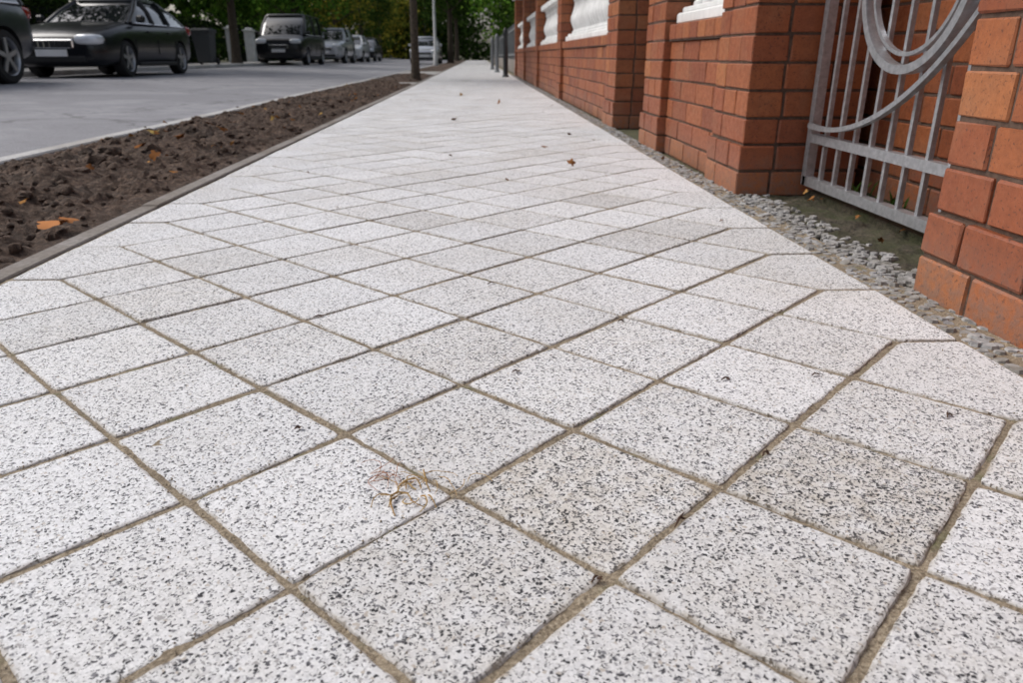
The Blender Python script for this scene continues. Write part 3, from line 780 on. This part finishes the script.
        d.tube([(bx0+.25,s*(bw+.008),bz-.018),(0,s*(bw+.012),bz-.018),(bx1-.25,s*(bw+.008),bz-.018)],.012,6,4)
    zg=(st[0][2]+st[0][3])/2+.06
    d.cbox(xf-.10,xf+.012,-.38,.38,zg-.025,zg+.13,.02,4); d.cbox(xf-.08,xf+.02,-.35,.35,zg-.005,zg+.105,.01,3)
    for k in range(7): yy=-.28+.56*k/6; d.box(xf,xf+.026,yy-.008,yy+.008,zg+.0,zg+.10,4)
    d.cbox(xf-.1,xf+.01,-.55,.55,st[1][2]+.02,st[1][2]+.12,.015,3)
    d.box(xf,xf+.024,-.26,.26,zg-.145,zg-.035,5); d.box(xr-.02,xr,-.26,.26,zg+.03,zg+.14,5)
    d.obj('lamps_and_trim',['lampglass','red',paint,'trim','chrome','plate'],e,smooth=40)
    return e
car('parked_suv',-6.42-.93,9.9,'greypaint','suv')
car('parked_car',-6.35-.885,16.1,'blackpaint','sedan')
car('parked_van',-6.75-.96,33.6,'blackpaint','van')
car('parked_car',-6.5-.86,40.6,'silverpaint','suv')
car('parked_car',-6.5-.86,47.0,'whitepaint','hatch')
car('parked_car',-6.6-.86,53.5,'blackpaint','hatch')
car('parked_car',-2.95,46,'silverpaint','hatch')

# ------------------------------------------------------------------ street furniture
def bin_(x,y,z):
    e=empty('wheelie_bin',(x,y,z)); mb=MB()
    v=[];
    for (hx,hy,zz) in((.21,.24,.08),(.27,.32,.95),(.30,.35,.955),(.30,.35,1.0)):
        v+=[(-hx,-hy,zz),(hx,-hy,zz),(hx,hy,zz),(-hx,hy,zz)]
    f=[(r*4+k,r*4+(k+1)%4,(r+1)*4+(k+1)%4,(r+1)*4+k) for r in range(3) for k in range(4)]+[(3,2,1,0),(12,13,14,15)]
    mb.add(v,f); mb.cbox(-.31,.31,-.37,.36,1.003,1.05,.015); mb.cbox(-.26,.26,-.3,.28,1.051,1.08,.012)
    mb.tube([(-.28,.40,.98),(.28,.40,.98)],.018,8); 
    for s in(-1,1): mb.bar((s*.22,.34,.98),(s*.22,.41,.98),.03,.03); 
    for s in(-1,1):
        mb.tube([(s*.24,.25,.10),(s*.30,.25,.10)],.10,16,1)
    mb.obj('bin_body',['grey2','tyre'],e,smooth=30)
bin_(-8.75,26,gz(-9)+.095)
for (x,y) in((-10.9,36.0),(-10.9,38.8)):
    e=empty('gate_post',(x,y,gz(-9))); mb=MB(); mb.cbox(-.2,.2,-.2,.2,0,1.45,.01); mb.cbox(-.25,.25,-.25,.25,1.452,1.52,.015); mb.cbox(-.15,.15,-.15,.15,1.522,1.6,.03); mb.obj('post_body',['stucco'],e)
e=empty('bollard',(.62,17.6,0)); mb=MB(); mb.lathe([(.075,-.02),(.075,.03),(.055,.05),(.05,.85),(.06,.87),(.06,.92),(.05,.97),(.02,1.02)],(0,0,0),20); mb.obj('post_body',['darkiron'],e,smooth=40)
for x,y in((.55,22.5),(.50,27)):
    e=empty('bollard',(x,y,0)); mb=MB(); mb.lathe([(.075,-.02),(.075,.03),(.055,.05),(.05,.85),(.06,.87),(.06,.92),(.05,.97),(.02,1.02)],(0,0,0),20); mb.obj('post_body',['grey'],e,smooth=40)
e=empty('metal_fence',(0,0,0)); mb=MB(); mb.box(1.0,1.15,19.25,60,-.03,.35,1)
y=19.3
while y<60: mb.box(1.055,1.075,y,y+.02,.351,1.3); y+=.13
mb.box(1.05,1.08,19.3,60,1.15,1.19); mb.box(1.05,1.08,19.3,60,.45,.49)
mb.obj('railings',['grey','edging'],e)
def lamp(x,y):
    e=empty('street_lamp',(x,y,-.02)); mb=MB(); mb.lathe([(.11,0),(.11,.5),(.07,.55),(.055,3),(.045,6)],(0,0,0),14); mb.tube([(0,0,5.9),(0,0,6.3),(-.5,0,6.5),(-1.2,0,6.55)],[.045,.04,.035,.03],8); mb.cbox(-1.7,-1.1,-.12,.12,6.5,6.62,.03); mb.obj('lamp_post',['rimgrey'],e,smooth=40)
lamp(-1.9,36)

# ------------------------------------------------------------------ camera, light
cam=bpy.data.cameras.new('camera'); co=bpy.data.objects.new('camera',cam); COL.objects.link(co)
cam.sensor_width=36; cam.lens=740/1024*36; cam.clip_start=.02; cam.clip_end=1000
co.location=(0,0,.45); co.rotation_euler=(rad(90-21.16),0,rad(-2.45))
cam.dof.use_dof=True; cam.dof.focus_distance=1.05; cam.dof.aperture_fstop=8
S.camera=co
w=bpy.data.worlds.new('World'); S.world=w; w.use_nodes=True; nt=w.node_tree; nt.nodes.clear()
sky=nt.nodes.new('ShaderNodeTexSky'); sky.sky_type='NISHITA'; sky.sun_disc=False; sky.sun_elevation=rad(48); sky.sun_rotation=rad(-70); sky.dust_density=4; sky.air_density=1
hs=nt.nodes.new('ShaderNodeHueSaturation'); hs.inputs['Saturation'].default_value=.55
bg=nt.nodes.new('ShaderNodeBackground'); bg.inputs[1].default_value=.15; wo=nt.nodes.new('ShaderNodeOutputWorld')
nt.links.new(sky.outputs[0],hs.inputs['Color']); nt.links.new(hs.outputs[0],bg.inputs[0]); nt.links.new(bg.outputs[0],wo.inputs[0])
sun=bpy.data.lights.new('sun','SUN'); sun.energy=1.35; sun.angle=rad(32); sun.color=(1,.985,.97)
so=bpy.data.objects.new('sun',sun); COL.objects.link(so)
az=rad(-70); el=rad(48); d=Vector((math.sin(az)*math.cos(el),math.cos(az)*math.cos(el),math.sin(el)))
so.rotation_euler=d.to_track_quat('Z','Y').to_euler()
S.view_settings.view_transform='Standard'; S.view_settings.look='None'; S.view_settings.exposure=0
